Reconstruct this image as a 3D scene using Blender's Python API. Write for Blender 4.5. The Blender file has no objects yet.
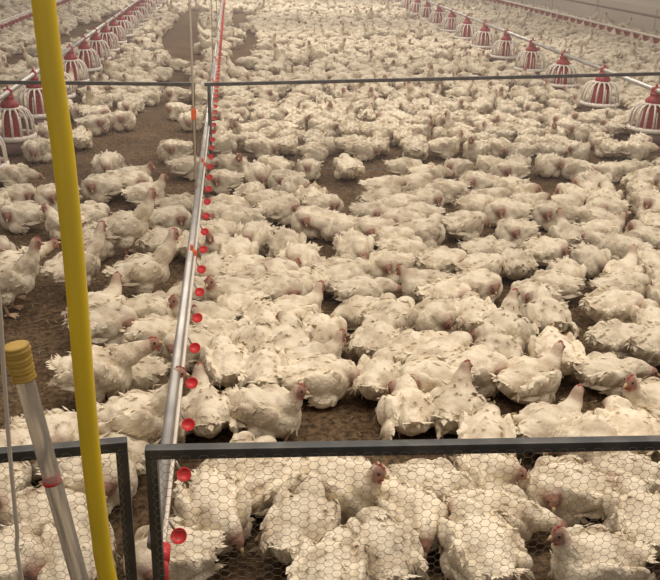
import bpy, bmesh, math, random
import numpy as np
from mathutils import Vector, Matrix, Euler

S = bpy.context.scene
COL = S.collection
rng = np.random.default_rng(11)
random.seed(11)
PI = math.pi

# ------------------------------------------------------------------ camera
FPX, CX, CY, CAMH = 850.0, 330.0, 290.0, 1.70
_f = np.array([230 - CX, -65 - CY, FPX]); _f /= np.linalg.norm(_f)      # vanishing point of the house's long axis
_h = np.array([1.0, 0.03, 0.0])                                         # horizon direction (slight camera roll)
_u = np.cross(_h, _f); _u /= np.linalg.norm(_u)
if _u[1] > 0: _u = -_u
_x = np.cross(_f, _u)
RW = np.stack([_x, _f, _u])                                             # camera -> world
cam_d = bpy.data.cameras.new('camera'); cam = bpy.data.objects.new('camera', cam_d); COL.objects.link(cam)
cam_d.sensor_width = 36.0; cam_d.lens = FPX / 660.0 * 36.0; cam_d.clip_start = 0.05; cam_d.clip_end = 200
M4 = Matrix.Identity(4)
for r in range(3):
    M4[r][0] = RW[r][0]; M4[r][1] = -RW[r][1]; M4[r][2] = -RW[r][2]
M4[2][3] = CAMH
cam.matrix_world = M4
S.camera = cam

def at(px, py, z=0.0):
    """the point of the place at height z seen at pixel (px, py) of the photograph"""
    d = RW @ np.array([px - CX, py - CY, FPX]); t = (z - CAMH) / d[2]
    return np.array([0, 0, CAMH]) + d * t
def at_y(px, py, Y):
    d = RW @ np.array([px - CX, py - CY, FPX]); return np.array([0, 0, CAMH]) + d * (Y / d[1])
def proj(p):
    c = RW.T @ (np.array(p, float) - [0, 0, CAMH]); return CX + FPX * c[0] / c[2], CY + FPX * c[1] / c[2], c[2]

# ------------------------------------------------------------------ world, lights, exposure
W = bpy.data.worlds.new('world'); S.world = W; W.use_nodes = True
W.node_tree.nodes['Background'].inputs[0].default_value = (1.0, 0.875, 0.77, 1)
W.node_tree.nodes['Background'].inputs[1].default_value = 0.37
def area(name, loc, size, power, col=(1, 0.87, 0.75), rot=(0, 0, 0)):
    l = bpy.data.lights.new(name, 'AREA'); l.shape = 'RECTANGLE'; l.size, l.size_y = size; l.energy = power; l.color = col
    o = bpy.data.objects.new(name, l); COL.objects.link(o); o.location = loc; o.rotation_euler = rot
    return o
for yy, pw in ((2.5, 160), (8.0, 170), (14.0, 200), (21.0, 290), (29.0, 320)):
    area('ceiling_light', (1.5, yy, 3.6), (7.0, 1.2), pw)
S.view_settings.view_transform = 'Standard'; S.view_settings.look = 'None'
S.view_settings.gamma = 1.0; S.view_settings.use_curve_mapping = False
S.view_settings.exposure = 0.0
S.cycles.use_denoising = True
S.cycles.max_bounces = 6; S.cycles.volume_bounces = 0

# ------------------------------------------------------------------ helpers
def tag(o, label=None, cat=None, group=None, kind=None):
    if label: o['label'] = label
    if cat: o['category'] = cat
    if group: o['group'] = group
    if kind: o['kind'] = kind
    return o
def empty(name, loc=(0, 0, 0), rz=0.0):
    o = bpy.data.objects.new(name, None); COL.objects.link(o); o.location = loc; o.rotation_euler = (0, 0, rz)
    o.empty_display_size = 0.1
    return o
def copy_tree(o, parent=None):
    c = o.copy(); COL.objects.link(c)
    if parent is not None: c.parent = parent
    for ch in list(o.children): copy_tree(ch, c)
    return c

class MB:
    """collects boxes, tubes, lathes; build() links ONE mesh object"""
    def __init__(s): s.v = []; s.f = []; s.sm = []
    def add(s, vs, fs, smooth=False):
        n = len(s.v); s.v.extend([tuple(map(float, p)) for p in vs]); s.f.extend([tuple(i + n for i in f) for f in fs]); s.sm.extend([smooth] * len(fs)); return s
    def box(s, c, d, bev=0.0):
        x, y, z = c; a, b, h = d[0] / 2, d[1] / 2, d[2] / 2
        if bev <= 0:
            vs = [(x + i * a, y + j * b, z + k * h) for i in (-1, 1) for j in (-1, 1) for k in (-1, 1)]
            return s.add(vs, [(0, 1, 3, 2), (4, 6, 7, 5), (0, 4, 5, 1), (2, 3, 7, 6), (0, 2, 6, 4), (1, 5, 7, 3)])
        bm = bmesh.new(); bmesh.ops.create_cube(bm, size=1.0)
        for v in bm.verts: v.co = Vector((x + v.co.x * d[0], y + v.co.y * d[1], z + v.co.z * d[2]))
        bmesh.ops.bevel(bm, geom=list(bm.edges), offset=bev, segments=2, affect='EDGES', profile=0.6)
        bm.verts.index_update()
        s.add([v.co[:] for v in bm.verts], [[v.index for v in f.verts] for f in bm.faces]); bm.free(); return s
    def tube(s, pts, r, n=10, caps=True):
        pts = [Vector(p) for p in pts]; k = len(pts); rr = r if isinstance(r, (list, tuple)) else [r] * k
        vs, fs = [], []; ref = None
        for i, p in enumerate(pts):
            t = (pts[min(i + 1, k - 1)] - pts[max(i - 1, 0)]).normalized()
            if ref is None:
                ref = Vector((0, 0, 1)) if abs(t.z) < 0.9 else Vector((1, 0, 0))
            a = (ref - t * ref.dot(t)).normalized(); b = t.cross(a); ref = a
            for j in range(n):
                q = 2 * PI * j / n; vs.append(p + (a * math.cos(q) + b * math.sin(q)) * rr[i])
        for i in range(k - 1):
            for j in range(n):
                j2 = (j + 1) % n; fs.append((i * n + j, i * n + j2, (i + 1) * n + j2, (i + 1) * n + j))
        if caps: fs.append(tuple(range(n - 1, -1, -1))); fs.append(tuple((k - 1) * n + j for j in range(n)))
        return s.add(vs, fs, True)
    def lathe(s, prof, n=28, c=(0, 0, 0), close=False):
        vs = [(c[0] + r * math.cos(2 * PI * j / n), c[1] + r * math.sin(2 * PI * j / n), c[2] + z) for r, z in prof for j in range(n)]
        m = len(prof); fs = []
        for i in range(m if close else m - 1):
            i2 = (i + 1) % m
            for j in range(n):
                j2 = (j + 1) % n; fs.append((i * n + j, i * n + j2, i2 * n + j2, i2 * n + j))
        return s.add(vs, fs, True)
    def mesh(s, name, m):
        me = bpy.data.meshes.new(name); me.from_pydata(s.v, [], s.f); me.polygons.foreach_set('use_smooth', s.sm); me.update()
        if m: me.materials.append(m)
        return me
    def build(s, name, m, parent=None):
        o = bpy.data.objects.new(name, s.mesh(name, m)); COL.objects.link(o)
        if parent is not None: o.parent = parent
        return o

# ------------------------------------------------------------------ materials
def mat(name, col, rough=0.6, metal=0.0, noise=None, bump=None, **kw):
    m = bpy.data.materials.new(name); m.use_nodes = True; nt = m.node_tree; b = nt.nodes['Principled BSDF']
    b.inputs['Base Color'].default_value = (*col, 1); b.inputs['Roughness'].default_value = rough; b.inputs['Metallic'].default_value = metal
    for k, v in kw.items(): b.inputs[k.replace('_', ' ')].default_value = v
    tc = nt.nodes.new('ShaderNodeTexCoord')
    if noise:
        col2, scale, lo, hi = noise
        n = nt.nodes.new('ShaderNodeTexNoise'); n.inputs['Scale'].default_value = scale; n.inputs['Detail'].default_value = 6
        r = nt.nodes.new('ShaderNodeValToRGB'); r.color_ramp.elements[0].position = lo; r.color_ramp.elements[1].position = hi
        r.color_ramp.elements[0].color = (*col, 1); r.color_ramp.elements[1].color = (*col2, 1)
        nt.links.new(tc.outputs['Object'], n.inputs['Vector']); nt.links.new(n.outputs['Fac'], r.inputs['Fac']); nt.links.new(r.outputs['Color'], b.inputs['Base Color'])
    if bump:
        n2 = nt.nodes.new('ShaderNodeTexNoise'); n2.inputs['Scale'].default_value = bump[0]; n2.inputs['Detail'].default_value = 5
        bp = nt.nodes.new('ShaderNodeBump'); bp.inputs['Strength'].default_value = bump[1]; bp.inputs['Distance'].default_value = bump[2]
        nt.links.new(tc.outputs['Object'], n2.inputs['Vector']); nt.links.new(n2.outputs['Fac'], bp.inputs['Height']); nt.links.new(bp.outputs['Normal'], b.inputs['Normal'])
    return m

def feather_mat():
    m = bpy.data.materials.new('white_feathers'); m.use_nodes = True; nt = m.node_tree; L = nt.links; N = nt.nodes.new; b = nt.nodes['Principled BSDF']
    b.inputs['Roughness'].default_value = 0.85
    b.inputs['Specular IOR Level'].default_value = 0.15
    tc = N('ShaderNodeTexCoord'); oi = N('ShaderNodeObjectInfo')
    add = N('ShaderNodeVectorMath'); add.operation = 'ADD'
    sc = N('ShaderNodeVectorMath'); sc.operation = 'SCALE'; sc.inputs['Scale'].default_value = 1.0
    mul = N('ShaderNodeMath'); mul.operation = 'MULTIPLY'; mul.inputs[1].default_value = 37.0
    L.new(oi.outputs['Random'], mul.inputs[0]); L.new(tc.outputs['Object'], add.inputs[0]); L.new(mul.outputs[0], add.inputs[1])
    n1 = N('ShaderNodeTexNoise'); n1.inputs['Scale'].default_value = 9; n1.inputs['Detail'].default_value = 5; L.new(add.outputs[0], n1.inputs['Vector'])
    n2 = N('ShaderNodeTexNoise'); n2.inputs['Scale'].default_value = 15; n2.inputs['Detail'].default_value = 4; L.new(add.outputs[0], n2.inputs['Vector'])
    # clean cream <-> slightly soiled
    r1 = N('ShaderNodeValToRGB'); r1.color_ramp.elements[0].position = 0.38; r1.color_ramp.elements[0].color = (0.62, 0.525, 0.39, 1)
    r1.color_ramp.elements[1].position = 0.55; r1.color_ramp.elements[1].color = (0.86, 0.775, 0.61, 1)
    L.new(n1.outputs['Fac'], r1.inputs['Fac'])
    # small dark mucky flecks
    r2 = N('ShaderNodeValToRGB'); r2.color_ramp.elements[0].position = 0.70; r2.color_ramp.elements[0].color = (0, 0, 0, 1)
    r2.color_ramp.elements[1].position = 0.90; r2.color_ramp.elements[1].color = (0.6, 0.6, 0.6, 1)
    L.new(n2.outputs['Fac'], r2.inputs['Fac'])
    mx = N('ShaderNodeMix'); mx.data_type = 'RGBA'; mx.inputs['B'].default_value = (0.30, 0.21, 0.15, 1)
    L.new(r2.outputs['Color'], mx.inputs['Factor']); L.new(r1.outputs['Color'], mx.inputs['A'])
    # bare skin (face, vent, breast patches): attribute 'skin'
    at_ = N('ShaderNodeAttribute'); at_.attribute_name = 'skin'
    mx2 = N('ShaderNodeMix'); mx2.data_type = 'RGBA'; mx2.inputs['B'].default_value = (0.36, 0.205, 0.155, 1)
    L.new(at_.outputs['Fac'], mx2.inputs['Factor']); L.new(mx.outputs['Result'], mx2.inputs['A'])
    # whole-bird tint
    hs = N('ShaderNodeHueSaturation'); mr = N('ShaderNodeMapRange'); mr.inputs['To Min'].default_value = 0.86; mr.inputs['To Max'].default_value = 1.06
    L.new(oi.outputs['Random'], mr.inputs['Value']); L.new(mr.outputs['Result'], hs.inputs['Value']); L.new(mx2.outputs['Result'], hs.inputs['Color'])
    L.new(hs.outputs['Color'], b.inputs['Base Color'])
    n3 = N('ShaderNodeTexNoise'); n3.inputs['Scale'].default_value = 90; n3.inputs['Detail'].default_value = 4; L.new(tc.outputs['Object'], n3.inputs['Vector'])
    bp = N('ShaderNodeBump'); bp.inputs['Strength'].default_value = 0.6; bp.inputs['Distance'].default_value = 0.008
    L.new(n3.outputs['Fac'], bp.inputs['Height']); L.new(bp.outputs['Normal'], b.inputs['Normal'])
    return m

MF = feather_mat()
M_comb = mat('red_comb', (0.36, 0.085, 0.065), 0.65)
M_beak = mat('horn_beak', (0.55, 0.40, 0.22), 0.5)
M_eye = mat('dark_eye', (0.02, 0.012, 0.008), 0.25)
M_leg = mat('pale_leg', (0.62, 0.42, 0.27), 0.6, bump=(120, .4, .002))
M_steel = mat('dark_grey_steel', (0.075, 0.078, 0.078), 0.5, 0.55, noise=((0.14, 0.14, 0.135), 14, .45, .7), bump=(60, .15, .002))
M_wire = mat('galvanised_wire', (0.36, 0.33, 0.28), 0.5, 0.5)
M_galv = mat('galvanised_pipe', (0.42, 0.41, 0.39), 0.42, 0.6, noise=((0.55, 0.54, 0.51), 6, .4, .65))
M_pvc = mat('white_pipe', (0.72, 0.66, 0.58), 0.45, noise=((0.5, 0.44, 0.36), 9, .5, .8))
M_redcup = mat('red_plastic', (0.60, 0.025, 0.03), 0.4)
M_fred = mat('feeder_red_plastic', (0.30, 0.018, 0.028), 0.5, noise=((0.38, 0.05, 0.055), 7, .45, .8))
M_fwhite = mat('feeder_white_plastic', (0.80, 0.74, 0.66), 0.5, noise=((0.60, 0.52, 0.43), 8, .5, .8))
M_fpan = mat('feeder_pan_plastic', (0.27, 0.17, 0.17), 0.55, noise=((0.36, 0.27, 0.25), 8, .4, .7))
M_feed = mat('feed_meal', (0.36, 0.24, 0.11), 0.95, bump=(90, .8, .006))
M_orange = mat('orange_clip', (0.72, 0.13, 0.035), 0.5)
M_yellow = mat('yellow_plastic', (0.84, 0.62, 0.03), 0.38, noise=((0.70, 0.52, 0.04), 5, .45, .8))
M_tape = mat('yellow_tape', (0.50, 0.33, 0.06), 0.55, noise=((0.42, 0.27, 0.06), 30, .4, .7), bump=(40, .6, .003))
M_cord = mat('pale_cord', (0.62, 0.56, 0.46), 0.8)
M_wall = mat('wall_sheet', (0.50, 0.44, 0.36), 0.8, noise=((0.56, 0.50, 0.42), .6, .3, .7))
M_wall2 = mat('wall_curtain', (0.62, 0.56, 0.48), 0.8, noise=((0.55, 0.50, 0.43), .8, .3, .7))
M_conc = mat('concrete', (0.36, 0.32, 0.27), 0.9, bump=(30, .3, .01))
def clear_mat():
    m = mat('clear_tube_plastic', (0.86, 0.83, 0.77), 0.25)
    b = m.node_tree.nodes['Principled BSDF']; b.inputs['Transmission Weight'].default_value = 0.80; b.inputs['IOR'].default_value = 1.12
    return m
M_clear = clear_mat()

def litter_mat():
    m = bpy.data.materials.new('brown_litter'); m.use_nodes = True; nt = m.node_tree; L = nt.links; N = nt.nodes.new; b = nt.nodes['Principled BSDF']
    b.inputs['Roughness'].default_value = 0.95; b.inputs['Specular IOR Level'].default_value = 0.1
    tc = N('ShaderNodeTexCoord')
    n1 = N('ShaderNodeTexNoise'); n1.inputs['Scale'].default_value = 2.2; n1.inputs['Detail'].default_value = 7; n1.inputs['Roughness'].default_value = .65
    n2 = N('ShaderNodeTexNoise'); n2.inputs['Scale'].default_value = 38; n2.inputs['Detail'].default_value = 8; n2.inputs['Roughness'].default_value = .75
    for n in (n1, n2): L.new(tc.outputs['Object'], n.inputs['Vector'])
    r1 = N('ShaderNodeValToRGB'); r1.color_ramp.elements[0].position = .35; r1.color_ramp.elements[1].position = .68
    r1.color_ramp.elements[0].color = (0.125, 0.083, 0.05, 1); r1.color_ramp.elements[1].color = (0.215, 0.155, 0.098, 1)
    r2 = N('ShaderNodeValToRGB'); r2.color_ramp.elements[0].position = .40; r2.color_ramp.elements[1].position = .70
    r2.color_ramp.elements[0].color = (0.38, 0.38, 0.38, 1); r2.color_ramp.elements[1].color = (1.9, 1.8, 1.65, 1)
    L.new(n1.outputs['Fac'], r1.inputs['Fac']); L.new(n2.outputs['Fac'], r2.inputs['Fac'])
    mx = N('ShaderNodeMix'); mx.data_type = 'RGBA'; mx.blend_type = 'MULTIPLY'; mx.inputs['Factor'].default_value = 1
    L.new(r1.outputs['Color'], mx.inputs['A']); L.new(r2.outputs['Color'], mx.inputs['B']); L.new(mx.outputs['Result'], b.inputs['Base Color'])
    bp = N('ShaderNodeBump'); bp.inputs['Strength'].default_value = .9; bp.inputs['Distance'].default_value = .02
    L.new(n2.outputs['Fac'], bp.inputs['Height']); L.new(bp.outputs['Normal'], b.inputs['Normal'])
    return m
M_litter = litter_mat()

# ------------------------------------------------------------------ setting
YEND = 46.0
HAZE = 0.021
def grid_floor():
    mb = MB(); xs = np.linspace(-9.2, 8.6, 60); ys = np.concatenate([np.linspace(-1.5, 8, 60), np.linspace(8.6, YEND, 30)])
    vs = []
    for y in ys:
        for x in xs: vs.append((x, y, -0.004 + 0.004 * math.sin(3.1 * x + 1.3 * y) * math.sin(2.3 * y - x)))
    nx = len(xs)
    fs = [(j * nx + i, j * nx + i + 1, (j + 1) * nx + i + 1, (j + 1) * nx + i) for j in range(len(ys) - 1) for i in range(nx - 1)]
    mb.add(vs, fs, True); return tag(mb.build('floor', M_litter), 'brown litter floor of the poultry house', 'floor', kind='structure')
grid_floor()
w = MB(); w.box((8.65, YEND / 2 - .75, 0.28), (0.1, YEND + 1.5, .56))
tag(w.build('wall_right', M_wall), 'grey brown side wall along the far birds', 'wall', kind='structure')
w = MB(); w.box((8.67, YEND / 2 - .75, 1.84), (0.06, YEND + 1.5, 2.56))
tag(w.build('wall_right_curtain', M_wall2), 'pale curtain above the side wall', 'wall', kind='structure')
w = MB()
for k in range(16): w.box((8.585, 2.3 + 3.0 * k, 0.28), (0.03, 0.035, .56))
tag(w.build('trim_right', M_wall2), 'upright seams on the side wall', 'trim', kind='structure')
w = MB(); w.box((-9.25, YEND / 2 - .75, 1.5), (0.1, YEND + 1.5, 3.0))
tag(w.build('wall_left', M_wall), 'grey brown side wall on the left', 'wall', kind='structure')
w = MB(); w.box((-0.3, YEND + .05, 1.5), (18, 0.1, 3.0))
tag(w.build('wall_back', M_wall), 'end wall of the house', 'wall', kind='structure')

hz = MB(); hz.box((-.3, YEND / 2 + 1.2, 1.6), (17.6, YEND - 3, 3.0))
hm = bpy.data.materials.new('dusty_air'); hm.use_nodes = True; nt = hm.node_tree; nt.nodes.remove(nt.nodes['Principled BSDF'])
vs_ = nt.nodes.new('ShaderNodeVolumeScatter'); vs_.inputs['Color'].default_value = (1, .86, .83, 1); vs_.inputs['Density'].default_value = HAZE; vs_.inputs['Anisotropy'].default_value = .2
nt.links.new(vs_.outputs[0], nt.nodes['Material Output'].inputs['Volume'])
tag(hz.build('dust_haze', hm), 'thin dusty haze hanging in the air of the house', 'haze', kind='stuff')

# ------------------------------------------------------------------ chickens: shapes
def ell(bm, c, r, rot=(0, 0, 0), sub=3):
    m = Matrix.Translation(c) @ Euler(rot).to_matrix().to_4x4() @ Matrix.Diagonal((*r, 1))
    bmesh.ops.create_icosphere(bm, subdivisions=sub, radius=1.0, matrix=m)
def chain(bm, pts, rad, step=0.008):
    for (p, q, a, b) in zip(pts[:-1], pts[1:], rad[:-1], rad[1:]):
        p, q = Vector(p), Vector(q); n = max(2, int((q - p).length / step))
        for i in range(n + 1):
            t = i / n; bmesh.ops.create_icosphere(bm, subdivisions=2, radius=a + (b - a) * t, matrix=Matrix.Translation(p.lerp(q, t)))

POSES = {}
def pose(name, **k): POSES[name] = k
# head position, neck path, facing of the head; lift = height of the standing body; wing droop; flatness
pose('T1', neck=[(.10, 0, .13), (.145, .02, .135), (.168, .035, .115)], head=(.178, .04, .098), hf=(.72, .35, -.6))
pose('T2', neck=[(.10, 0, .13), (.145, -.02, .14), (.170, -.035, .125)], head=(.180, -.042, .108), hf=(.72, -.4, -.5))
pose('T3', neck=[(.09, 0, .15), (.13, .0, .16), (.162, 0.005, .15)], head=(.176, .008, .138), hf=(.8, .1, -.6))
pose('T4', neck=[(.06, 0, .15), (.095, .03, .175), (.10, .05, .18)], head=(.110, .062, .178), hf=(.5, .75, -.35), flat=.95)
pose('T5', neck=[(.08, .02, .135), (.095, .065, .150), (.085, .088, .145)], head=(.078, .104, .132), hf=(-.1, .8, -.6))
pose('T6', neck=[(.08, -.02, .135), (.095, -.065, .150), (.085, -.088, .145)], head=(.078, -.104, .132), hf=(.1, -.8, -.6))
pose('U1', neck=[(.10, 0, .14), (.14, 0, .17), (.150, .003, .205)], head=(.164, .004, .227), hf=(.9, .25, -.15))
pose('U2', neck=[(.10, 0, .14), (.13, .01, .18), (.140, .01, .19)], head=(.152, .018, .211), hf=(.6, .75, -.1))
pose('U3', neck=[(.10, 0, .14), (.14, -.01, .17), (.155, -.01, .185)], head=(.170, -.015, .204), hf=(.75, -.6, -.15))
pose('N1', neck=[(.12, 0, .11), (.19, .01, .10), (.235, .02, .085)], head=(.256, .024, .080), hf=(.95, .1, -.3), flat=.88)
pose('N2', neck=[(.12, 0, .12), (.18, -.02, .125), (.215, -.04, .12)], head=(.235, -.048, .118), hf=(.9, -.3, -.2), flat=.92)
pose('B1', neck=[(.08, 0, .15), (.115, .0, .17), (.14, .03, .155)], head=(.148, .045, .14), hf=(.4, .7, -.6), droop=1)
pose('B2', neck=[(.10, 0, .14), (.135, 0, .18), (.148, .0, .20)], head=(.162, -.004, .220), hf=(.85, -.4, -.1), droop=1)
pose('S1', neck=[(.12, 0, .17), (.17, 0, .22), (.185, .0, .275)], head=(.198, .0, .298), hf=(.95, .2, -.15), lift=.085, pitch=-.10)
pose('S2', neck=[(.12, 0, .16), (.19, 0, .19), (.25, .0, .215)], head=(.270, .0, .228), hf=(.93, .0, .25), lift=.085, pitch=-.05)
pose('S3', neck=[(.12, 0, .14), (.17, .01, .14), (.205, .01, .105)], head=(.218, .01, .088), hf=(.7, .1, -.7), lift=.085, pitch=.06)

def leaf_data(P, Nn, D, ln, wd, lift, sink=0.0025, bend=0.0):
    """feathers: 5 verts, 4 tris each"""
    Wd = np.cross(Nn, D)
    b = P - Nn * sink
    dl = D * np.cos(lift)[:, None] + Nn * np.sin(lift)[:, None]
    mid = b + dl * (ln * .55)[:, None] - Nn * (bend * (ln * .55) ** 2)[:, None]
    t = b + D * (ln * np.cos(lift))[:, None] + Nn * (ln * np.sin(lift * .9))[:, None] - Nn * (bend * ln ** 2)[:, None]
    l = mid + Wd * (wd * .5)[:, None] - Nn * (wd * .10)[:, None]; r = mid - Wd * (wd * .5)[:, None] - Nn * (wd * .10)[:, None]
    c = mid + Nn * (wd * .10)[:, None]
    n = len(P); V = np.stack([b, l, r, t, c], 1).reshape(-1, 3)
    o = np.arange(n)[:, None] * 5
    F = np.stack([o + [0, 2, 4], o + [0, 4, 1], o + [1, 4, 3], o + [4, 2, 3]], 1).reshape(-1, 3)
    return V, F, np.repeat(Nn, 5, 0)

def head_frame(p, lift):
    hp = Vector(p['head']) + Vector((0, 0, lift)); hf = Vector(p['hf']).normalized()
    s = Vector((0, 0, 1)).cross(hf).normalized(); u = hf.cross(s)
    return hp, hf, s, u

def chicken_mesh(name, p, seed, vox=.0065, nf=560, lod=False):
    R = np.random.default_rng(seed)
    lift = p.get('lift', 0.0); pt = p.get('pitch', 0.0); fl = p.get('flat', 1.0); dr = p.get('droop', 0)
    def P(x, y, z): return (x * math.cos(pt) + (z - .1) * math.sin(pt), y, -x * math.sin(pt) + ((z - .1) * math.cos(pt) + .1) * fl + lift)
    j = lambda s=.008: float(R.normal(0, s))
    bm = bmesh.new()
    ell(bm, P(-.01, 0, .098), (.145, .100, .092 * fl), (0, pt, 0))
    ell(bm, P(.085, j(), .088), (.080, .084, .082 * fl))
    ell(bm, P(-.115, j(), .105), (.075, .068, .058), (0, .25 + pt, 0))
    ell(bm, P(-.170, j(), .128), (.045, .036, .020), (0, .45 + pt, 0))
    for s in (-1, 1):
        if dr:
            ell(bm, P(.0, s * .098, .098), (.120, .028, .070), (s * .25, .18 + pt, s * .18))
            ell(bm, P(-.105, s * .115, .065), (.065, .018, .040), (s * .3, .35 + pt, s * .2))
        else:
            a_ = s * -.12
            ell(bm, P(.050 + j(.005), s * .086, .116 + j(.005)), (.066, .026, .060), (a_, .10 + pt, s * -.05))
            ell(bm, P(-.020 + j(.005), s * .095, .112 + j(.005)), (.080, .020, .052), (a_, .16 + pt, s * -.12))
            ell(bm, P(-.095 + j(.005), s * .086, .108 + j(.005)), (.075, .015, .036), (a_, .18 + pt, s * -.20))
        if lift: ell(bm, P(-.005, s * .058, .035), (.055, .040, .055))
        else: ell(bm, P(.02, s * .078, .045), (.068, .042, .045))
    nk = [P(*q) if False else (q[0], q[1], q[2] + lift) for q in p['neck']]
    hp, hf, hs_, hu = head_frame(p, lift)
    chain(bm, nk + [tuple(hp - hf * .006)], [.056, .041, .030, .025])
    m = Matrix((hf, hs_, hu)).transposed().to_4x4(); m.translation = hp
    bmesh.ops.create_icosphere(bm, subdivisions=3, radius=1.0, matrix=m @ Matrix.Diagonal((.032, .024, .027, 1)))
    bmesh.ops.create_icosphere(bm, subdivisions=2, radius=1.0, matrix=m @ Matrix.Translation((.022, 0, -.004)) @ Matrix.Diagonal((.016, .014, .015, 1)))
    # flatten the underside onto the litter
    if not lift:
        for v in bm.verts:
            if v.co.z < .012: v.co.z = .012 + (v.co.z - .012) * .12
    me0 = bpy.data.meshes.new('tmp'); bm.to_mesh(me0); bm.free()
    ob = bpy.data.objects.new('tmp', me0); COL.objects.link(ob)
    md = ob.modifiers.new('r', 'REMESH'); md.mode = 'VOXEL'; md.voxel_size = vox
    sm = ob.modifiers.new('s', 'SMOOTH'); sm.factor = .5; sm.iterations = 2 if lod else 3
    dg = bpy.context.evaluated_depsgraph_get(); me = bpy.data.meshes.new_from_object(ob.evaluated_get(dg))
    bpy.data.objects.remove(ob); bpy.data.meshes.remove(me0)
    n = len(me.vertices); co = np.empty(n * 3); me.vertices.foreach_get('co', co); co = co.reshape(-1, 3)
    me.calc_loop_triangles(); tri = np.empty(len(me.loop_triangles) * 3, int); me.loop_triangles.foreach_get('vertices', tri); tri = tri.reshape(-1, 3)
    quads = [tuple(q.vertices) for q in me.polygons]
    bpy.data.meshes.remove(me)
    # loose rumple of the plumage
    e1, e2 = co[tri[:, 1]] - co[tri[:, 0]], co[tri[:, 2]] - co[tri[:, 0]]
    fn = np.cross(e1, e2); ar = np.linalg.norm(fn, axis=1) / 2; fn /= (np.linalg.norm(fn, axis=1)[:, None] + 1e-12)
    vn = np.zeros_like(co)
    for k in range(3): np.add.at(vn, tri[:, k], fn * ar[:, None])
    vn /= (np.linalg.norm(vn, axis=1)[:, None] + 1e-12)
    hpv = np.array(hp); dh = np.linalg.norm(co - hpv, axis=1)
    ph = R.uniform(0, 6, 6)
    rum = .0050 * np.sin(38 * co[:, 0] + 22 * co[:, 1] + ph[0]) * np.sin(47 * co[:, 2] + ph[1]) + .0030 * np.sin(95 * co[:, 1] + ph[2] + 60 * co[:, 0]) * np.sin(80 * co[:, 2] + ph[3])
    co = co + vn * (rum * np.clip((dh - .04) / .04, 0, 1))[:, None]
    # skin: face + vent + a bare breast/side patch
    lx = (co - hpv) @ np.array(hf)
    skin = np.clip((.046 - dh) / .010, 0, 1) * np.clip((lx + .018) / .014, 0, 1)
    skin = np.maximum(skin, .5 * np.clip((.060 - dh) / .02, 0, 1))
    bare = np.array(P(R.choice([-.13, .03, .10, -.02]), R.choice([-1, 1]) * R.uniform(.04, .09), R.uniform(.03, .07)))
    skin = np.maximum(skin, .55 * np.clip((R.uniform(.035, .06) - np.linalg.norm(co - bare, axis=1)) / .02, 0, 1))
    b2 = np.array(P(R.uniform(-.12, .12), R.choice([-1, 1]) * R.uniform(.05, .09), R.uniform(.03, .09)))
    skin = np.maximum(skin, .5 * np.clip((R.uniform(.02, .05) - np.linalg.norm(co - b2, axis=1)) / .02, 0, 1))
    # feathers
    pr = ar / ar.sum(); ti = R.choice(len(tri), nf, p=pr); u = R.random((nf, 2)); fl_ = u.sum(1) > 1; u[fl_] = 1 - u[fl_]
    Pp = co[tri[ti, 0]] + (co[tri[ti, 1]] - co[tri[ti, 0]]) * u[:, :1] + (co[tri[ti, 2]] - co[tri[ti, 0]]) * u[:, 1:]
    Nn = fn[ti]; ds = np.linalg.norm(Pp - hpv, axis=1)
    keep = (ds > .044) & ((Pp[:, 2] > .02) | bool(lift)) & (Nn[:, 2] > -.75); Pp, Nn, ds = Pp[keep], Nn[keep], ds[keep]
    k = len(Pp)
    D = np.tile([-1.0, 0, -.22], (k, 1)) + R.normal(0, .22, (k, 3))
    nb = np.clip((.10 - ds) / .06, 0, 1)[:, None]                              # on the neck the feathers run away from the head
    D = D * (1 - nb) + ((Pp - hpv) / ds[:, None]) * 1.2 * nb
    D -= Nn * np.sum(D * Nn, 1)[:, None]; D /= (np.linalg.norm(D, axis=1)[:, None] + 1e-9)
    sc_ = (1 - .55 * nb[:, 0])
    ln = R.uniform(.030, .052, k) * sc_; wd = R.uniform(.018, .032, k) * sc_; li = R.uniform(.00, .06, k)
    rag = R.random(k) < .10; li[rag] += R.uniform(.2, .6, rag.sum()); ln[rag] *= 1.15; wd[rag] *= .6
    if lod: ln *= 1.5; wd *= 1.6
    V1, F1, G1 = leaf_data(Pp, Nn, D, ln, wd, li, .0015, np.where(rag, 0.0, 4.5))
    # wing primaries and tail feathers
    PP, NN, DD, LL, WW, LI = [], [], [], [], [], []
    for s in (-1, 1):
        for q in range(7):
            t = q / 6
            PP.append(P(-.03 - .09 * t, s * ((.118 - .035 * t) if not dr else .120), .080 + .012 * t - (.03 if dr else 0))); NN.append((0, s, .25)); DD.append((-1, s * (-.12 if not dr else .2), -.10 - (.35 if dr else 0)))
            LL.append(.075 + .02 * R.random()); WW.append(.017); LI.append(.02 + .10 * R.random())
    for q in range(9):
        a = (q - 4) / 4 * .7; PP.append(P(-.165, .03 * a / .7, .130)); NN.append((.3, 0, 1)); DD.append((-math.cos(a), math.sin(a), .22 + .1 * R.normal())); LL.append(.052 + .02 * R.random()); WW.append(.017); LI.append(.05)
    NN = np.array(NN, float); NN /= np.linalg.norm(NN, axis=1)[:, None]; DD = np.array(DD, float); DD -= NN * np.sum(DD * NN, 1)[:, None]; DD /= np.linalg.norm(DD, axis=1)[:, None]
    V2, F2, G2 = leaf_data(np.array(PP), NN, DD, np.array(LL), np.array(WW), np.array(LI))
    V = np.concatenate([co, V1, V2]); F = [tuple(q) for q in quads] + [tuple(q) for q in (F1 + n)] + [tuple(q) for q in (F2 + n + len(V1))]
    V[:, 2] = np.maximum(V[:, 2], .004)
    near = np.zeros(len(V)); near[:n] = skin
    if len(V1):
        dh1 = np.linalg.norm(V1 - bare, axis=1); near[n:n + len(V1)] = .45 * np.clip((.045 - dh1) / .02, 0, 1)
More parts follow.
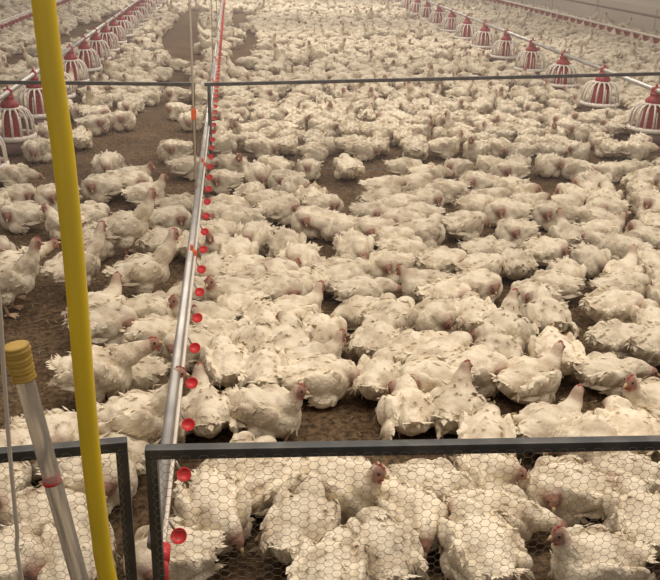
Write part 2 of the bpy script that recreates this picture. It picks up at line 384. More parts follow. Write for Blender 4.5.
    out = bpy.data.meshes.new(name); out.from_pydata(V.tolist(), [], F); out.polygons.foreach_set('use_smooth', [True] * len(F))
    a = out.attributes.new('skin', 'FLOAT', 'POINT'); a.data.foreach_set('value', near.astype(np.float32))
    out.materials.append(MF); out.update()
    vnn = np.zeros_like(V); out.vertices.foreach_get('normal', fb := np.empty(len(V) * 3, np.float32)); vnn[:] = fb.reshape(-1, 3)
    own = vnn[n:]; vnn[n:] = np.concatenate([G1, G2]) * .75 + own * np.sign(np.sum(own * np.concatenate([G1, G2]), 1))[:, None] * .25
    vnn /= (np.linalg.norm(vnn, axis=1)[:, None] + 1e-9)
    out.normals_split_custom_set_from_vertices(vnn.tolist())
    return out

def comb_mb(p, k=1.0):
    hp, hf, s, u = head_frame(p, p.get('lift', 0)); mb = MB()
    pts = [(.026, .016), (.019, .034), (.012, .031), (.004, .041), (-.004, .035), (-.012, .037), (-.018, .022), (0, .014)]
    for sg, off in ((1, .0035), (-1, -.0035)):
        pass
    prof = [hp + hf * a + u * (.008 + (b - .008) * k) for a, b in pts]; n = len(prof)
    vs = [q + s * .0035 for q in prof] + [q - s * .0035 for q in prof]
    fs = [tuple(range(n)), tuple(range(2 * n - 1, n - 1, -1))] + [(i, i + n, (i + 1) % n + n, (i + 1) % n) for i in range(n)]
    return mb.add(vs, fs)
def beak_mb(p):
    hp, hf, s, u = head_frame(p, p.get('lift', 0)); mb = MB(); b = hp + hf * .030 - u * .003
    mb.tube([b, b + hf * .009 - u * .001, b + hf * .016 - u * .004, b + hf * .020 - u * .008], [.0085, .0065, .0038, .0008], 8)
    b2 = b - u * .004
    mb.tube([b2, b2 + hf * .008 - u * .002, b2 + hf * .013 - u * .003], [.006, .004, .0008], 8)
    return mb
def eye_mb(p, sg):
    hp, hf, s, u = head_frame(p, p.get('lift', 0)); mb = MB(); c = hp + hf * .014 + s * (sg * .0195) + u * .006
    bm = bmesh.new(); bmesh.ops.create_icosphere(bm, subdivisions=2, radius=.0055, matrix=Matrix.Translation(c)); bm.verts.index_update()
    mb.add([v.co[:] for v in bm.verts], [[v.index for v in f.verts] for f in bm.faces], True); bm.free(); return mb
def wattle_mb(p):
    hp, hf, s, u = head_frame(p, p.get('lift', 0)); mb = MB()
    for sg in (-1, 1):
        c = hp + hf * .020 + s * (sg * .008) - u * .017
        mb.tube([c, c - u * .008, c - u * .015, c - u * .019], [.004, .007, .006, .001], 8)
    return mb
def leg_mb(sg):
    mb = MB(); y = sg * .055
    mb.tube([(-.005, y, .105), (-.012, y, .075), (-.006, y, .045), (.004, y, .012)], [.020, .011, .0085, .009], 8)
    for a in (-.5, 0, .5):
        c, s_ = math.cos(a), math.sin(a)
        mb.tube([(.004, y, .012), (.030 * c, y + .026 * s_, .010), (.058 * c, y + .054 * s_, .006), (.066 * c, y + .062 * s_, .004)], [.008, .0065, .005, .001], 6)
    mb.tube([(.004, y, .012), (-.018, y, .008), (-.027, y, .004)], [.007, .005, .001], 6)
    return mb

PROTO = {}; FAR = {}
for i, (k, p) in enumerate(POSES.items()):
    d = {'body': chicken_mesh('white_chicken', p, 100 + i)}
    d['comb'] = comb_mb(p, 0.72 if k[0] in 'USB' else .5).mesh('comb', M_comb)
    d['beak'] = beak_mb(p).mesh('beak', M_beak)
    d['eye'] = [eye_mb(p, sg).mesh('eye', M_eye) for sg in (-1, 1)]
    if k[0] in 'US': d['wattles'] = wattle_mb(p).mesh('wattles', M_comb)
    if 'lift' in p: d['leg'] = [leg_mb(sg).mesh('leg', M_leg) for sg in (-1, 1)]
    PROTO[k] = d
    if k[0] != 'S' or k == 'S1':
        FAR[k] = chicken_mesh('white_chicken', p, 300 + i, vox=.013, nf=170, lod=True)

# ------------------------------------------------------------------ where the birds are
# pixel of the body's middle, heading (0 = towards the right, 90 = away from the camera), pose
HAND = '''
12,174,350,N1|38,152,250,T1|52,198,200,T2|20,199,10,T3|22,217,180,T4|-4,205,90,T1|67,222,190,U2|86,219,40,T1|120,228,8,S1|103,243,300,T2
76,264,35,S1|6,278,0,S1|14,262,5,S2|-8,254,10,T1|108,165,260,T1|104,188,200,T2|131,184,0,T3|146,195,15,U1|133,181,10,U3
190,167,10,N2|222,181,190,T2|180,205,0,N1|178,220,5,T3|158,242,25,T1|143,270,10,S1|206,218,200,T4|230,206,190,N1|240,222,215,T1|254,239,250,T3
239,256,270,T1|212,250,275,U1|214,273,250,T2|199,245,90,T3|268,205,190,T2|257,176,270,T1|243,272,0,T4|284,181,200,T2|281,210,20,T1|326,206,350,T2|312,222,180,T3
340,227,180,N2|288,248,280,T1|385,189,0,T3|384,203,30,T1|374,215,330,T2|370,232,200,T4|354,250,270,T1|394,241,300,T3|345,270,10,N1|386,266,200,T2
274,275,0,T1|428,173,0,N1|476,184,180,T3|506,173,200,T2|511,190,200,T1|523,196,270,T4|445,189,180,N1|426,201,0,T2|419,216,180,T3|398,207,0,T1
399,223,180,T2|424,233,0,T4|463,226,20,T2|478,207,0,T3|505,214,180,T1|514,232,200,T2|487,250,0,N1|404,251,310,T1|446,266,0,T3|476,268,0,T2
514,264,90,T1|595,184,275,T1|566,206,0,T3|603,211,190,T2|603,233,0,U1|590,260,270,T1|551,216,180,T4|546,252,20,T2|649,263,90,T3|654,226,80,T1
648,203,100,T2|640,184,30,T3|634,168,0,N1|101,312,60,U1|110,327,10,T3|98,368,5,S2|127,378,175,T2|151,309,0,N1|158,331,0,N2|206,292,180,N1
232,300,280,U1|236,312,240,T2|206,322,200,U2|225,338,170,B2|192,344,180,T3|231,364,90,T3|256,346,60,T1|259,320,120,T2|250,288,0,T4|277,289,350,T2
300,285,5,N1|340,281,0,T1|362,290,0,N2|370,312,180,N1|289,316,20,U1|320,335,300,T1|312,362,5,U1|283,345,90,T4|262,372,90,T2|386,344,90,T3
390,320,40,T1|424,286,190,U3|448,297,0,T2|440,320,200,T1|478,287,0,T3|500,330,60,B2|407,352,0,T2|440,356,0,T3|470,318,90,T2|551,287,180,T2
546,318,90,B1|531,297,200,T1|622,291,0,T3|617,311,0,T1|621,342,0,T2|608,372,0,N2|530,382,20,U1|649,322,90,T3|655,345,0,T1|137,418,20,S1
204,412,100,B2|267,413,330,U1|318,380,0,T2|385,378,90,T3|409,411,90,B1|455,408,70,B2|474,372,20,T2|425,382,180,T4|655,408,190,U1|556,432,10,U1
620,436,90,T3|655,440,80,T1|600,441,200,T2|20,452,10,T1|6,478,80,T3|45,520,200,U1|50,447,0,T2|98,476,0,T3|108,452,180,T1|212,516,275,T1
272,482,0,T2|250,470,60,T1|340,490,325,U1|310,532,90,T3|322,575,90,T2|383,553,95,T1|428,489,0,N1|420,515,300,T2|498,512,330,N1|470,548,120,T3
565,490,180,T2|618,478,180,T1|640,522,90,T3|596,566,180,U1|492,478,270,T4|170,556,200,T2|14,568,20,T1

70,560,100,T3
175,95,185,T4|178,111,160,T2|191,121,250,T1|173,151,210,T1|122,121,330,T3|133,104,270,T2|45,132,280,T2|98,115,10,T3|84,113,200,T1|80,139,90,T3|95,125,0,T2|178,64,180,N2|150,51,200,T2|162,74,10,T1|158,32,30,T1|250,62,180,N1|240,36,90,T3|233,43,200,T1|230,32,180,T2|251,20,200,T1|246,27,180,T2|8,51,200,T2|36,51,0,T2|10,45,20,T1
'''
POLY = [  # bare litter in the photograph
 [(270, 169), (620, 172), (606, 186), (480, 200), (430, 186), (372, 190), (352, 216), (312, 196), (295, 182)],
 [(300, 232), (336, 234), (342, 258), (312, 262)], [(416, 244), (452, 240), (446, 260), (424, 262)],
 [(562, 276), (592, 284), (590, 320), (566, 372), (640, 396), (640, 410), (580, 412), (530, 408), (560, 350)],
 [(612, 190), (634, 192), (642, 215), (628, 256), (618, 250)], [(296, 398), (372, 394), (374, 442), (296, 442)],
 [(386, 290), (414, 286), (420, 300), (400, 306)], [(232, 540), (280, 556), (285, 580), (220, 580)], [(545, 530), (600, 530), (590, 556), (545, 552)],
 [(0, 290), (70, 290), (80, 350), (40, 372), (70, 410), (60, 436), (0, 436)], [(0, 225), (50, 225), (50, 300), (0, 300)], [(375, 500), (395, 500), (400, 540), (390, 540)]]
POLYFAR = [[(192, 58), (152, 66), (168, 98), (128, 112), (100, 130), (70, 150), (0, 170), (200, 175), (196, 100)],
 [(148, 42), (186, 8), (200, 8), (206, 30), (192, 84), (150, 84), (140, 70), (168, 60)],
 [(0, 68), (0, 56), (38, 44), (60, 32), (108, 14), (140, 4), (146, 6), (104, 30), (70, 48), (40, 64)],
 [(222, 80), (262, 76), (256, 60), (262, 42), (246, 10), (229, 10)]]
def inpoly(x, y, pg):
    c = False; n = len(pg)
    for i in range(n):
        x1, y1 = pg[i]; x2, y2 = pg[i - 1]
        if (y1 > y) != (y2 > y) and x < (x2 - x1) * (y - y1) / (y2 - y1) + x1: c = not c
    return c
FARY, NEARY = 6.62, 1.62
birds = []                                                               # x, y, heading(rad), pose, locked
for tok in HAND.replace('\n', '|').split('|'):
    if not tok.strip(): continue
    a, b, h, k = tok.split(','); q = at(float(a), float(b), .18 if k[0] == 'S' else .085)
    birds.append([q[0], q[1], math.radians(float(h)), k])
NH = len(birds)
for b in birds:                                                          # many resting birds lay their head along the flank
    if b[3][0] == 'T' and rng.random() < .68:
        c = math.cos(b[2])
        if c > .6: b[3] = 'T6'
        elif c < -.6: b[3] = 'T5'
def density(x, y):
    n1 = math.sin(2.1 * x + .7 * y) + math.sin(1.3 * y - 1.7 * x + 2)
    if x > 8.3: return 0
    if y < FARY - .1:
        if x < -.10: return 0
        px, py, _ = proj((x, y, .08))
        if any(inpoly(px, py, pg) for pg in POLY) or y < 2.25: return 0
        return .5 if y < 4.6 else 1
    px, py, _ = proj((x, y, .08))
    if any(inpoly(px, py, pg) for pg in POLYFAR): return 0
    if x > 4.55: return .95
    if 4.0 < x: return .8
    if x > -.15: return 1
    if x > -.85: return .5 if y > 9 else .1
    if x > -1.65: return .85 if y > 8.3 else 0
    if x > -2.0: return .3
    return .8 if y > 9 else .2
cand = []
yv = NEARY + .15
P0 = rng.random((60000, 2)); P0 = np.stack([-9 + 17.3 * P0[:, 0], 1.8 + 31 * P0[:, 1]], 1)
cell = {}
def near_ok(x, y, d):
    i, j = int(x // .3), int(y // .3)
    for a in (-1, 0, 1):
        for b in (-1, 0, 1):
            for q in cell.get((i + a, j + b), ()):
                if (q[0] - x) ** 2 + (q[1] - y) ** 2 < d * d: return False
    return True
for b in birds: cell.setdefault((int(b[0] // .3), int(b[1] // .3)), []).append((b[0], b[1]))
rfx = lambda y: 3.87 + .032 * (y - 7.5)
lfx = lambda y: -1.78
RF_Y = [7.55 + 1.28 * k for k in range(18)]; LF_Y = [6.15 + .95 * k for k in range(24)]
for x, y in P0:
    px, py, zc = proj((x, y, .1))
    if px < -25 or px > 690 or py > 600 or py < -14: continue
    if abs(y - FARY) < .20 and x > -4: continue
    if any((x - fx) ** 2 + (y - fy) ** 2 < .38 ** 2 for fx, ys in ((rfx(y), RF_Y), (lfx(y), LF_Y)) for fy in ys): continue
    if rng.random() > density(x, y): continue
    if not near_ok(x, y, .215 if y < FARY else .212): continue
    cell.setdefault((int(x // .3), int(y // .3)), []).append((x, y))
    k = rng.choice(['T5', 'T6', 'T1', 'T2', 'T3', 'T4', 'U1', 'U3', 'N1', 'N2', 'B1', 'T1', 'T2', 'T3'])
    if y > FARY and rng.random() < .06: k = 'S1'
    birds.append([x, y, rng.uniform(0, 2 * PI), str(k)])

# push neighbours apart a little so that no two bodies share the same room
B = np.array([[b[0], b[1]] for b in birds]); H_ = np.array([b[2] for b in birds]); A0 = B.copy()
SC = .83 * rng.uniform(.92, 1.07, len(B)); SC[:NH] = .84 * rng.uniform(.95, 1.08, NH)
nnear = [i for i in range(len(B)) if B[i, 1] < 10.5]; idx = np.array(nnear)
for it in range(70):
    c = np.stack([np.cos(H_), np.sin(H_)], 1)
    pts = np.concatenate([B[idx] + c[idx] * .075 * SC[idx, None], B[idx] - c[idx] * .065 * SC[idx, None]]); own = np.concatenate([idx, idx])
    d = pts[:, None, :] - pts[None, :, :]; r = np.linalg.norm(d, axis=2) + 1e-6
    need = .083 * (SC[own][:, None] + SC[own][None, :])
    m = (r < need) & (own[:, None] != own[None, :])
    push = (d / r[..., None]) * ((need - r) * m)[..., None]
    f = push.sum(1); k = len(idx)
    B[idx] += .22 * (f[:k] + f[k:]) + .11 * (A0[idx] - B[idx])
    tq = .075 * (c[idx, 0] * (f[:k, 1] - f[k:, 1]) - c[idx, 1] * (f[:k, 0] - f[k:, 0]))
    H_[idx] += np.clip(5.0 * tq, -.02, .02)
    # panels are solid
    for py_, lo in ((FARY, .21), (NEARY, .21)):
        s = B[:, 1] - py_; near = np.abs(s) < lo; B[near, 1] = py_ + np.where(A0[near, 1] > py_, lo, -lo)

# ------------------------------------------------------------------ birds: individuals, then the far crowd
ORD = ['', 'first', 'second', 'third', 'fourth', 'fifth', 'sixth', 'seventh', 'eighth', 'ninth', 'tenth', 'eleventh', 'twelfth', 'thirteenth', 'fourteenth', 'fifteenth', 'sixteenth', 'seventeenth', 'eighteenth', 'nineteenth', 'twentieth']
DIRS = ['right', 'away-right', 'away', 'away-left', 'left', 'front-left', 'frontward', 'front-right']
LOOK = {'T': 'dozing', 'U': 'head-up resting', 'N': 'neck-stretching', 'S': 'standing', 'B': 'wing-drooping'}
dist = np.hypot(B[:, 0], B[:, 1]); order = np.argsort(dist)
vis = []
for i in order:
    px, py, _ = proj((B[i, 0], B[i, 1], .1))
    if -22 < px < 682 and -10 < py < 612: vis.append(i)
solo, crowd = vis[:300], vis[300:]
rows = {}
for i in solo:
    x, y = B[i]; side = 'right' if x > -.19 else 'left'
    zone = ('n', int((y - NEARY) // .42) + 1) if y < FARY else ('f', int((y - FARY) // .36) + 1)
    rows.setdefault((zone, side), []).append(i)
rank = {}
for kk, L in rows.items():
    L.sort(key=lambda i: abs(B[i, 0] + .19))
    for r_, i in enumerate(L): rank[i] = (kk, r_ + 1)
def word(n): return ORD[n] if n < len(ORD) else 'twenty-' + ORD[n - 20]
for i in solo:
    k = birds[i][3]; (zone, side), rk = rank[i]; x, y = B[i]; far = y > 7.6
    o = bpy.data.objects.new('white_chicken', FAR[k] if (far and k in FAR) else PROTO[k]['body']); COL.objects.link(o)
    o.location = (x, y, 0); o.rotation_euler = (0, 0, H_[i]); o.scale = (SC[i] * .90, SC[i], SC[i] * 1.07)
    d8 = DIRS[int(round(H_[i] / (PI / 4))) % 8]
    lab = '%s white chicken facing %s, %s %s of drinking pipe, %s row %s' % (LOOK[k[0]], d8, word(rk), side, word(zone[1]), 'behind front mesh' if zone[0] == 'n' else 'beyond far mesh')
    tag(o, lab, 'chicken', 'white chickens on the litter nearer than the far mesh' if zone[0] == 'n' else 'white chickens packed beyond the far mesh')
    if not far or k not in FAR:
        d = PROTO[k]; parts = [('comb', d['comb']), ('beak', d['beak']), ('eye', d['eye'][0]), ('eye', d['eye'][1])]
        if 'wattles' in d: parts.append(('wattles', d['wattles']))
        for l in d.get('leg', []): parts.append(('leg', l))
        for nm, me in parts:
            c = bpy.data.objects.new(nm, me); COL.objects.link(c); c.parent = o
    else:
        c = bpy.data.objects.new('comb', PROTO[k]['comb']); COL.objects.link(c); c.parent = o
        for l in PROTO[k].get('leg', []):
            c = bpy.data.objects.new('leg', l); COL.objects.link(c); c.parent = o

def np_mesh(me):
    n = len(me.vertices); v = np.empty(n * 3, np.float32); me.vertices.foreach_get('co', v)
    nl = len(me.loops); li = np.empty(nl, np.int32); me.loops.foreach_get('vertex_index', li)
    npoly = len(me.polygons); ls = np.empty(npoly, np.int32); me.polygons.foreach_get('loop_start', ls); lt = np.empty(npoly, np.int32); me.polygons.foreach_get('loop_total', lt)
    a = np.zeros(n, np.float32)
    if 'skin' in me.attributes: me.attributes['skin'].data.foreach_get('value', a)
    return v.reshape(-1, 3), li, ls, lt, a
def crowd_mesh(ids):
    cache = {k: np_mesh(m) for k, m in FAR.items()}
    V, LI_, LS, LT, A = [], [], [], [], []; ov = ol = 0
    for i in ids:
        k = birds[i][3]; k = k if k in cache else 'T1'; v, li, ls, lt, a = cache[k]
        c, s = math.cos(H_[i]), math.sin(H_[i]); v2 = v * SC[i] * np.array([.9, 1, 1.07], np.float32)
        V.append(np.stack([v2[:, 0] * c - v2[:, 1] * s + B[i, 0], v2[:, 0] * s + v2[:, 1] * c + B[i, 1], v2[:, 2]], 1))
        LI_.append(li + ov); LS.append(ls + ol); LT.append(lt); A.append(a); ov += len(v); ol += len(li)
    V = np.concatenate(V).astype(np.float32); LI_ = np.concatenate(LI_); LS = np.concatenate(LS); A = np.concatenate(A)
    me = bpy.data.meshes.new('chicken_flock'); me.vertices.add(len(V)); me.vertices.foreach_set('co', V.ravel())
    me.loops.add(len(LI_)); me.loops.foreach_set('vertex_index', LI_); me.polygons.add(len(LS)); me.polygons.foreach_set('loop_start', LS)
    me.polygons.foreach_set('use_smooth', np.ones(len(LS), bool))
    a = me.attributes.new('skin', 'FLOAT', 'POINT'); a.data.foreach_set('value', A)
    me.materials.append(MF); me.update(calc_edges=True); me.validate()
    return me
fo = bpy.data.objects.new('chicken_flock', crowd_mesh(crowd)); COL.objects.link(fo)
tag(fo, 'distant crowd of small white chickens filling the back of the house', 'chickens', kind='stuff')
print('BIRDS', len(birds), 'hand', NH, 'solo', len(solo), 'crowd', len(crowd), 'last solo y', B[solo[-1]])

# ------------------------------------------------------------------ mesh panels
PH = .66; TB = .026
def hexwire(wd, ht, a=.0135, r=.00062):
    """chicken wire: regular hexagons, each wire a thin three-sided rod"""
    segs = []; dx = a * math.sqrt(3); dx *= .90; nx = int(ht / dx) + 1; nz = int(wd / (1.5 * a)) + 1
    for j in range(nz):
        z = j * 1.5 * a; off = dx / 2 if j % 2 else 0
        for i in range(nx):
            x = i * dx + off
            p0 = (z, x); p1 = (z + a / 2, x + dx / 2); p2 = (z, x + dx); p3 = (z + 1.5 * a, x + dx / 2)
            segs += [(p0, p1), (p1, p2), (p1, p3)]
    segs = [s_ for s_ in segs if max(s_[0][0], s_[1][0]) <= wd and max(s_[0][1], s_[1][1]) <= ht]
    Sg = np.array(segs); p, q = Sg[:, 0], Sg[:, 1]; d = q - p; d /= np.linalg.norm(d, axis=1)[:, None]; nrm = np.stack([-d[:, 1], d[:, 0]], 1)
    V = []
    for e in (p, q):
        for an in (PI / 2, PI / 2 + 2 * PI / 3, PI / 2 + 4 * PI / 3):
            V.append(np.stack([e[:, 0] + nrm[:, 0] * r * math.cos(an), np.full(len(e), r * math.sin(an)), e[:, 1] + nrm[:, 1] * r * math.cos(an)], 1))
    V = np.stack(V, 1).reshape(-1, 3); o = np.arange(len(p))[:, None] * 6
    F = np.concatenate([o + [0, 1, 4, 3], o + [1, 2, 5, 4], o + [2, 0, 3, 5]])
    me = bpy.data.meshes.new('chicken_wire'); me.from_pydata(V.tolist(), [], F.tolist()); me.materials.append(M_wire); me.update(); return me
def panel(loc, length, rz, label, wire=None, direction=1, sunk=0.0, tilt=0.0):
    root = empty('mesh_panel', loc, rz); tag(root, label, 'mesh panel', 'steel framed chicken wire panels')
    s = direction
    m = MB(); m.box((s * length / 2, 0, PH - TB / 2), (length, TB, TB), .003); m.build('top_rail', M_steel, root).rotation_euler[1] = -tilt
    m = MB(); m.box((s * length / 2, 0, TB / 2 + .004 - sunk), (length - 2 * TB - .002, TB, TB), .003); m.build('bottom_rail', M_steel, root)
    for e in (0, 1):
        m = MB(); m.box((s * (TB / 2 + e * (length - TB)), 0, (PH - TB) / 2 + .001), (TB, TB, PH - TB - .002 + 2 * e * tilt * length), .003); m.build('post', M_steel, root)
    if wire is None: wire = hexwire(length - TB, PH - TB)
    o = bpy.data.objects.new('chicken_wire', wire); COL.objects.link(o); o.parent = root; o.location = ((0 if s > 0 else -length) + TB / 2, -TB / 2 - .001, TB / 2)
    return wire
e = at(145, 447, PH); LN = 2.0; eR = at(655, 438, PH)
wire = panel((e[0], e[1], 0), LN, math.atan2(eR[1] - e[1], eR[0] - e[0]), 'near grey steel panel of chicken wire, right of drinking pipe')
e2 = at(127, 439, PH); e3 = at(0, 450, PH)
panel((e2[0], e2[1], 0), LN, math.atan2(e2[1] - e3[1], e2[0] - e3[0]), 'near grey steel panel of chicken wire, left of drinking pipe behind yellow pipe', wire, -1)
def fpanel(loc, length, rz, label, d=1, tilt=0.0): panel(loc, length, rz, label, hexwire(length - TB, PH - TB, a=.022, r=.0008), d, .034, tilt)
fpanel((-.19, FARY, 0), 5.2, 0.0, 'far dark steel mesh panel right of drinking pipe, birds packed behind', 1, .034)
fpanel((-.285, FARY, 0), 3.4, 0.0, 'far dark steel mesh panel left of drinking pipe, crossing behind yellow pipe', -1)

# ------------------------------------------------------------------ drinking lines
def cup_mesh():
    m = MB(); m.lathe([(.0, -.010), (.012, -.009), (.019, -.002), (.0215, .006), (.0195, .006), (.017, .001), (.010, -.003), (.0, -.004)], 18)
    return m.mesh('drip_cup', M_redcup)
CUP = cup_mesh(); CUP2 = CUP.copy(); CUP2.materials[0] = M_fred
def drinker(x, y0, y1, z, label, n, step, start, detail=True, cupx=.045, ncup=96, cs=1.0):
    root = empty('drinking_line', (x, y0, 0)); tag(root, label, 'drinking line')
    L = y1 - y0
    m = MB(); m.tube([(0, 0, z + .035), (0, L, z + .035)], .0165, 12); m.build('support_pipe', M_galv if detail else M_pvc, root)
    m = MB(); m.box((.021, L / 2, z + .016), (.011, L, .018), .003); m.build('water_pipe', M_pvc, root)
    for k in range(min(n, ncup)):
        yy = start - y0 + k * step
        if yy > L: break
        par = root
        if detail and k < 30:
            s = MB(); s.tube([(.028, yy + .012, z), (.034, yy + .016, z - .02), (cupx, yy + .018, z - .040)], .004, 6); par = s.build('nipple', M_galv, root)
        o = bpy.data.objects.new('drip_cup', CUP if cs == 1 else CUP2); COL.objects.link(o); o.scale = (cs, cs, cs * (1 if cs == 1 else 1.6)); o.parent = par; o.location = (cupx + .006, yy - .004, z - .036 * (cs if cs == 1 else .9)); o.rotation_euler = (math.radians(38), math.radians(-8), 0)
    if detail:
        for k in range(7):
            yy = 3.72 + k * 1.65 - y0
            m = MB(); m.box((.008, yy, z + .024), (.046, .022, .05), .006); m.box((.008, yy, z + .06), (.014, .02, .03), .003); m.build('pipe_clip', M_orange, root)
        m = MB(); m.tube([(.024, -.03, z + .012), (.024, .02, z + .012)], .015, 12); m.tube([(.024, -.03, z + .012), (.024, -.042, z - .03), (.024, -.045, z - .06)], .012, 12); m.build('end_fitting', M_redcup, root)
        for dx in (-.012, .018):
            m = MB(); m.tube([(.024 + dx, -.045, z - .06), (.018 + dx, -.06, z - .16), (.0 + dx, -.07, z - .26), (-.02 + dx, -.07, .01)], .010, 8); m.build('drain_hose', M_clear, root)
    return root
DZ = .31
drinker(-.205, 1.68, 34, DZ, 'grey and white drinking line with red cups running up the middle', 90, .27, 1.80)
drinker(-3.6, 8, 34, DZ, 'distant drinking line with red cups at far left', 90, .25, 9.5, False, cs=1.6)
drinker(6.7, 8, 34, DZ + .05, 'distant white drinking line with red cups along right wall', 64, .36, 9.5, False, cs=2.6)
m = MB(); m.tube([(7.15, 6, .62), (7.15, 34, .62)], .02, 8)
tag(m.build('cable_pipe', mat('brown_pipe', (.16, .10, .08), .6)), 'thin brown pipe above the drinking line by right wall', 'pipe')

# ------------------------------------------------------------------ feeders
def feeder_parts():
    d = []
    pan = MB(); pan.lathe([(.0, .004), (.10, .004), (.135, .030), (.166, .135), (.160, .137), (.128, .038), (.10, .014), (.0, .014)], 32); d.append(('pan', pan.mesh('pan', M_fpan), None))
    fd = MB(); fd.lathe([(.0, .085), (.08, .075), (.138, .062)], 24); d.append(('feed', fd.mesh('feed', M_feed), 'pan'))
    rim = MB(); rim.lathe([(.161, .122), (.180, .124), (.190, .140), (.184, .162), (.163, .166)], 36, close=True); d.append(('rim', rim.mesh('rim', M_fwhite), None))
    g = MB()
    for k in range(16):
        a = 2 * PI * k / 16; c, s = math.cos(a), math.sin(a)
        g.tube([(r * c, r * s, z) for r, z in ((.056, .372), (.100, .366), (.140, .338), (.164, .280), (.173, .158))], .0085, 6)
    g.lathe([(.052, .366), (.082, .362), (.082, .376), (.052, .380)], 24, close=True)
    d.append(('grille', g.mesh('grille', M_fwhite), None))
    t = MB(); t.lathe([(.090, .070), (.086, .12), (.070, .30), (.062, .365), (.056, .365), (.062, .30), (.080, .12), (.084, .070)], 28, close=True)
    d.append(('feed_tube', t.mesh('feed_tube', M_fred), None))
    for k in range(6):
        sl = MB(); a = 2 * PI * k / 6 + .2; c, s = math.cos(a), math.sin(a)
        sl.tube([(.0885 * c, .0885 * s, .11), (.0715 * c, .0715 * s, .30)], .0062, 6)
        d.append(('tube_rib', sl.mesh('tube_rib', M_fwhite), 'feed_tube'))
    c = MB(); c.lathe([(.066, .372), (.074, .384), (.066, .412), (.046, .430), (.038, .444), (.042, .448), (.042, .466), (.024, .472), (.0, .473)], 24); d.append(('cone', c.mesh('cone', M_fred), None))
    k_ = MB(); k_.box((0, 0, .490), (.056, .06, .058), .012); k_.tube([(0, 0, .515), (0, 0, .545)], .010, 8); d.append(('clamp', k_.mesh('clamp', M_fred), 'cone'))
    return d
FP = feeder_parts()
def feeder_row(x, ys, sc, side):
    for k, y in enumerate(ys):
        r = empty('pan_feeder', (x(y), y, 0), random.uniform(0, 1)); r.scale = (sc, sc, 1.0)
        tag(r, 'red and white pan feeder, %s from the front on the %s feeder line' % (word(k + 1), side), 'feeder', 'pan feeders on the %s feeder line' % side)
        made = {}
        for nm, me, up in FP:
            o = bpy.data.objects.new(nm, me); COL.objects.link(o); o.parent = made.get(up, r); made.setdefault(nm, o)
def fpipe(x, y0, y1, label):
    m = MB(); m.tube([(x(y0), y0, .492), (x(y1), y1, .492)], .022, 12); tag(m.build('feed_pipe', M_galv), label, 'feed pipe')
feeder_row(rfx, RF_Y, 1.12, 'right'); fpipe(rfx, 4.5, 34, 'grey feed pipe carrying the right feeder line')
feeder_row(lfx, LF_Y, 1.0, 'left'); fpipe(lfx, 4.5, 34, 'grey feed pipe carrying the left feeder line')
LL_Y = [15 + .95 * k for k in range(16)]
feeder_row(lambda y: -5.6, LL_Y, 1.0, 'far left'); fpipe(lambda y: -5.6, 10, 34, 'distant grey feed pipe at far left')

# ------------------------------------------------------------------ cords, yellow pipe, clear tube
def cord(px0, py0, x, y, z0, label, r=.005, top=3.2, name='hanging_cord'):
    m = MB(); m.tube([(x, y, z0), (x - .002, y, (z0 + top) / 2), (x, y, top)], r, 8)
    return tag(m.build(name, M_cord), label, 'cord', 'cords holding up the drinking line')
q = at(194, 186, DZ + .06); c1 = cord(0, 0, -.215, q[1], DZ + .05, 'pale cord hanging down to drinking line just before far mesh', .0065)
m = MB(); m.box((0, 0, 0), (.028, .028, .06), .006)
o = m.build('cord_adjuster', M_orange, c1); o.location = (-.215, q[1], at_y(191, 114, q[1])[2])
q = at(208, 62, DZ + .06); cord(0, 0, -.215, q[1], DZ + .05, 'pale cord hanging to drinking line beyond far mesh, nearer one', .006)
q = at(215, 30, DZ + .06); cord(0, 0, -.215, q[1], DZ + .05, 'pale cord hanging to drinking line beyond far mesh, farther one', .006)

def smooth_path(P, n=6):
    P = [Vector(p) for p in P]; out = []
    for i in range(len(P) - 1):
        p0, p1, p2, p3 = P[max(i - 1, 0)], P[i], P[i + 1], P[min(i + 2, len(P) - 1)]
        for k in range(n):
            t = k / n; out.append(.5 * ((2 * p1) + (p2 - p0) * t + (2 * p0 - 5 * p1 + 4 * p2 - p3) * t * t + (3 * p1 - p0 - 3 * p2 + p3) * t ** 3))
    out.append(P[-1]); return out
YP = 1.42
pts = [at_y(px, py, YP) for px, py in ((20, -330), (34, -100), (43.5, 0), (53, 80), (64, 160), (75.5, 276), (84, 380), (92, 464), (100, 530), (108, 580))]
pts = pts + [np.array([pts[-1][0] + .05, YP, .0])]
m = MB(); m.tube(smooth_path(pts), .0185, 20)
tag(m.build('yellow_pipe', M_yellow), 'tall bent yellow plastic pipe standing in front of left mesh panel', 'pipe')
YT = 1.36
p0, p1 = Vector(at_y(17, 352, YT)), Vector(at_y(80, 580, YT)); dirn = (p1 - p0).normalized(); p2 = p0 + dirn * (p0.z / -dirn.z)
root = empty('sight_tube', p2); tag(root, 'clear plastic tube with yellow taped top leaning at lower left', 'tube')
loc = lambda p: Vector(p) - p2
m = MB(); m.tube([loc(p0 + dirn * .02), loc(p0.lerp(p2, .5)), loc(p2)], .0165, 18, False); m.tube([loc(p0 + dirn * .02), loc(p0.lerp(p2, .5)), loc(p2)], .0135, 18, False); m.build('tube', M_clear, root)
tp, tr = [], []
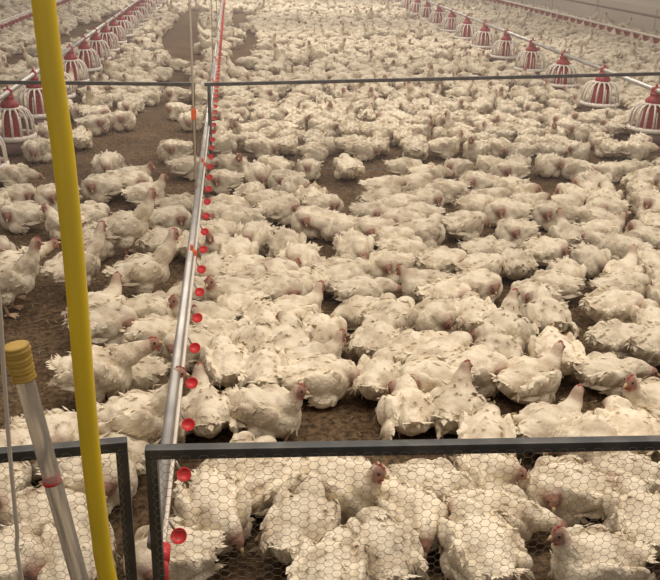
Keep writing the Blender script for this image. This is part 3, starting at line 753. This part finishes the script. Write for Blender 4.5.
for k in range(26):
    q = k / 25; tp.append(loc(p0 + dirn * (-.014 + .066 * q))); tr.append((.0235 - .004 * q + .0016 * math.sin(k * 2.1) + .0012 * math.sin(k * 5.3)) * (.72 if k == 0 else 1))
m = MB(); m.tube(tp, tr, 20); m.build('taped_top', M_tape, root)
pr = Vector(at_y(52, 481, YT)); m = MB(); m.tube([loc(pr - dirn * .003), loc(pr + dirn * .003)], .0172, 16); m.build('red_band', M_redcup, root)
YC = 1.30
pts = [at_y(px, py, YC) for px, py in ((-40, -300), (-6, 240), (0, 310), (4, 375), (10, 455), (17, 530), (22, 580))]
pts = pts + [np.array([pts[-1][0] + .03, YC, 0.0])]
m = MB(); m.tube(smooth_path(pts), .0038, 8)
tag(m.build('pull_cord', M_cord), 'thin pale cord hanging at the left edge beside clear tube', 'cord')

# ------------------------------------------------------------------ loose straw on the litter
def straw():
    n = 9000; x = rng.uniform(-2.6, 4.4, n); y = rng.uniform(1.4, 9, n); a = rng.uniform(0, PI, n)
    ln = rng.uniform(.008, .035, n) * np.where(rng.random(n) < .06, 2.2, 1); wd = rng.uniform(.0015, .004, n); z = rng.uniform(.002, .008, n); t = rng.uniform(-.004, .006, n)
    dx, dy = np.cos(a) * ln / 2, np.sin(a) * ln / 2; nx, ny = -np.sin(a) * wd / 2, np.cos(a) * wd / 2
    V = np.stack([np.stack([x - dx - nx, y - dy - ny, z], 1), np.stack([x + dx - nx, y + dy - ny, z + t], 1), np.stack([x + dx + nx, y + dy + ny, z + t + .001], 1), np.stack([x - dx + nx, y - dy + ny, z + .001], 1)], 1).reshape(-1, 3)
    me = bpy.data.meshes.new('straw_bits'); me.from_pydata(V.tolist(), [], (np.arange(n)[:, None] * 4 + [0, 1, 2, 3]).tolist())
    me.materials.append(mat('straw', (.42, .33, .20), .8, noise=((.20, .14, .08), 5, .4, .6))); me.update()
    o = bpy.data.objects.new('straw_bits', me); COL.objects.link(o); tag(o, 'loose straw and wood shavings strewn over the brown litter', 'straw', kind='stuff')
straw()
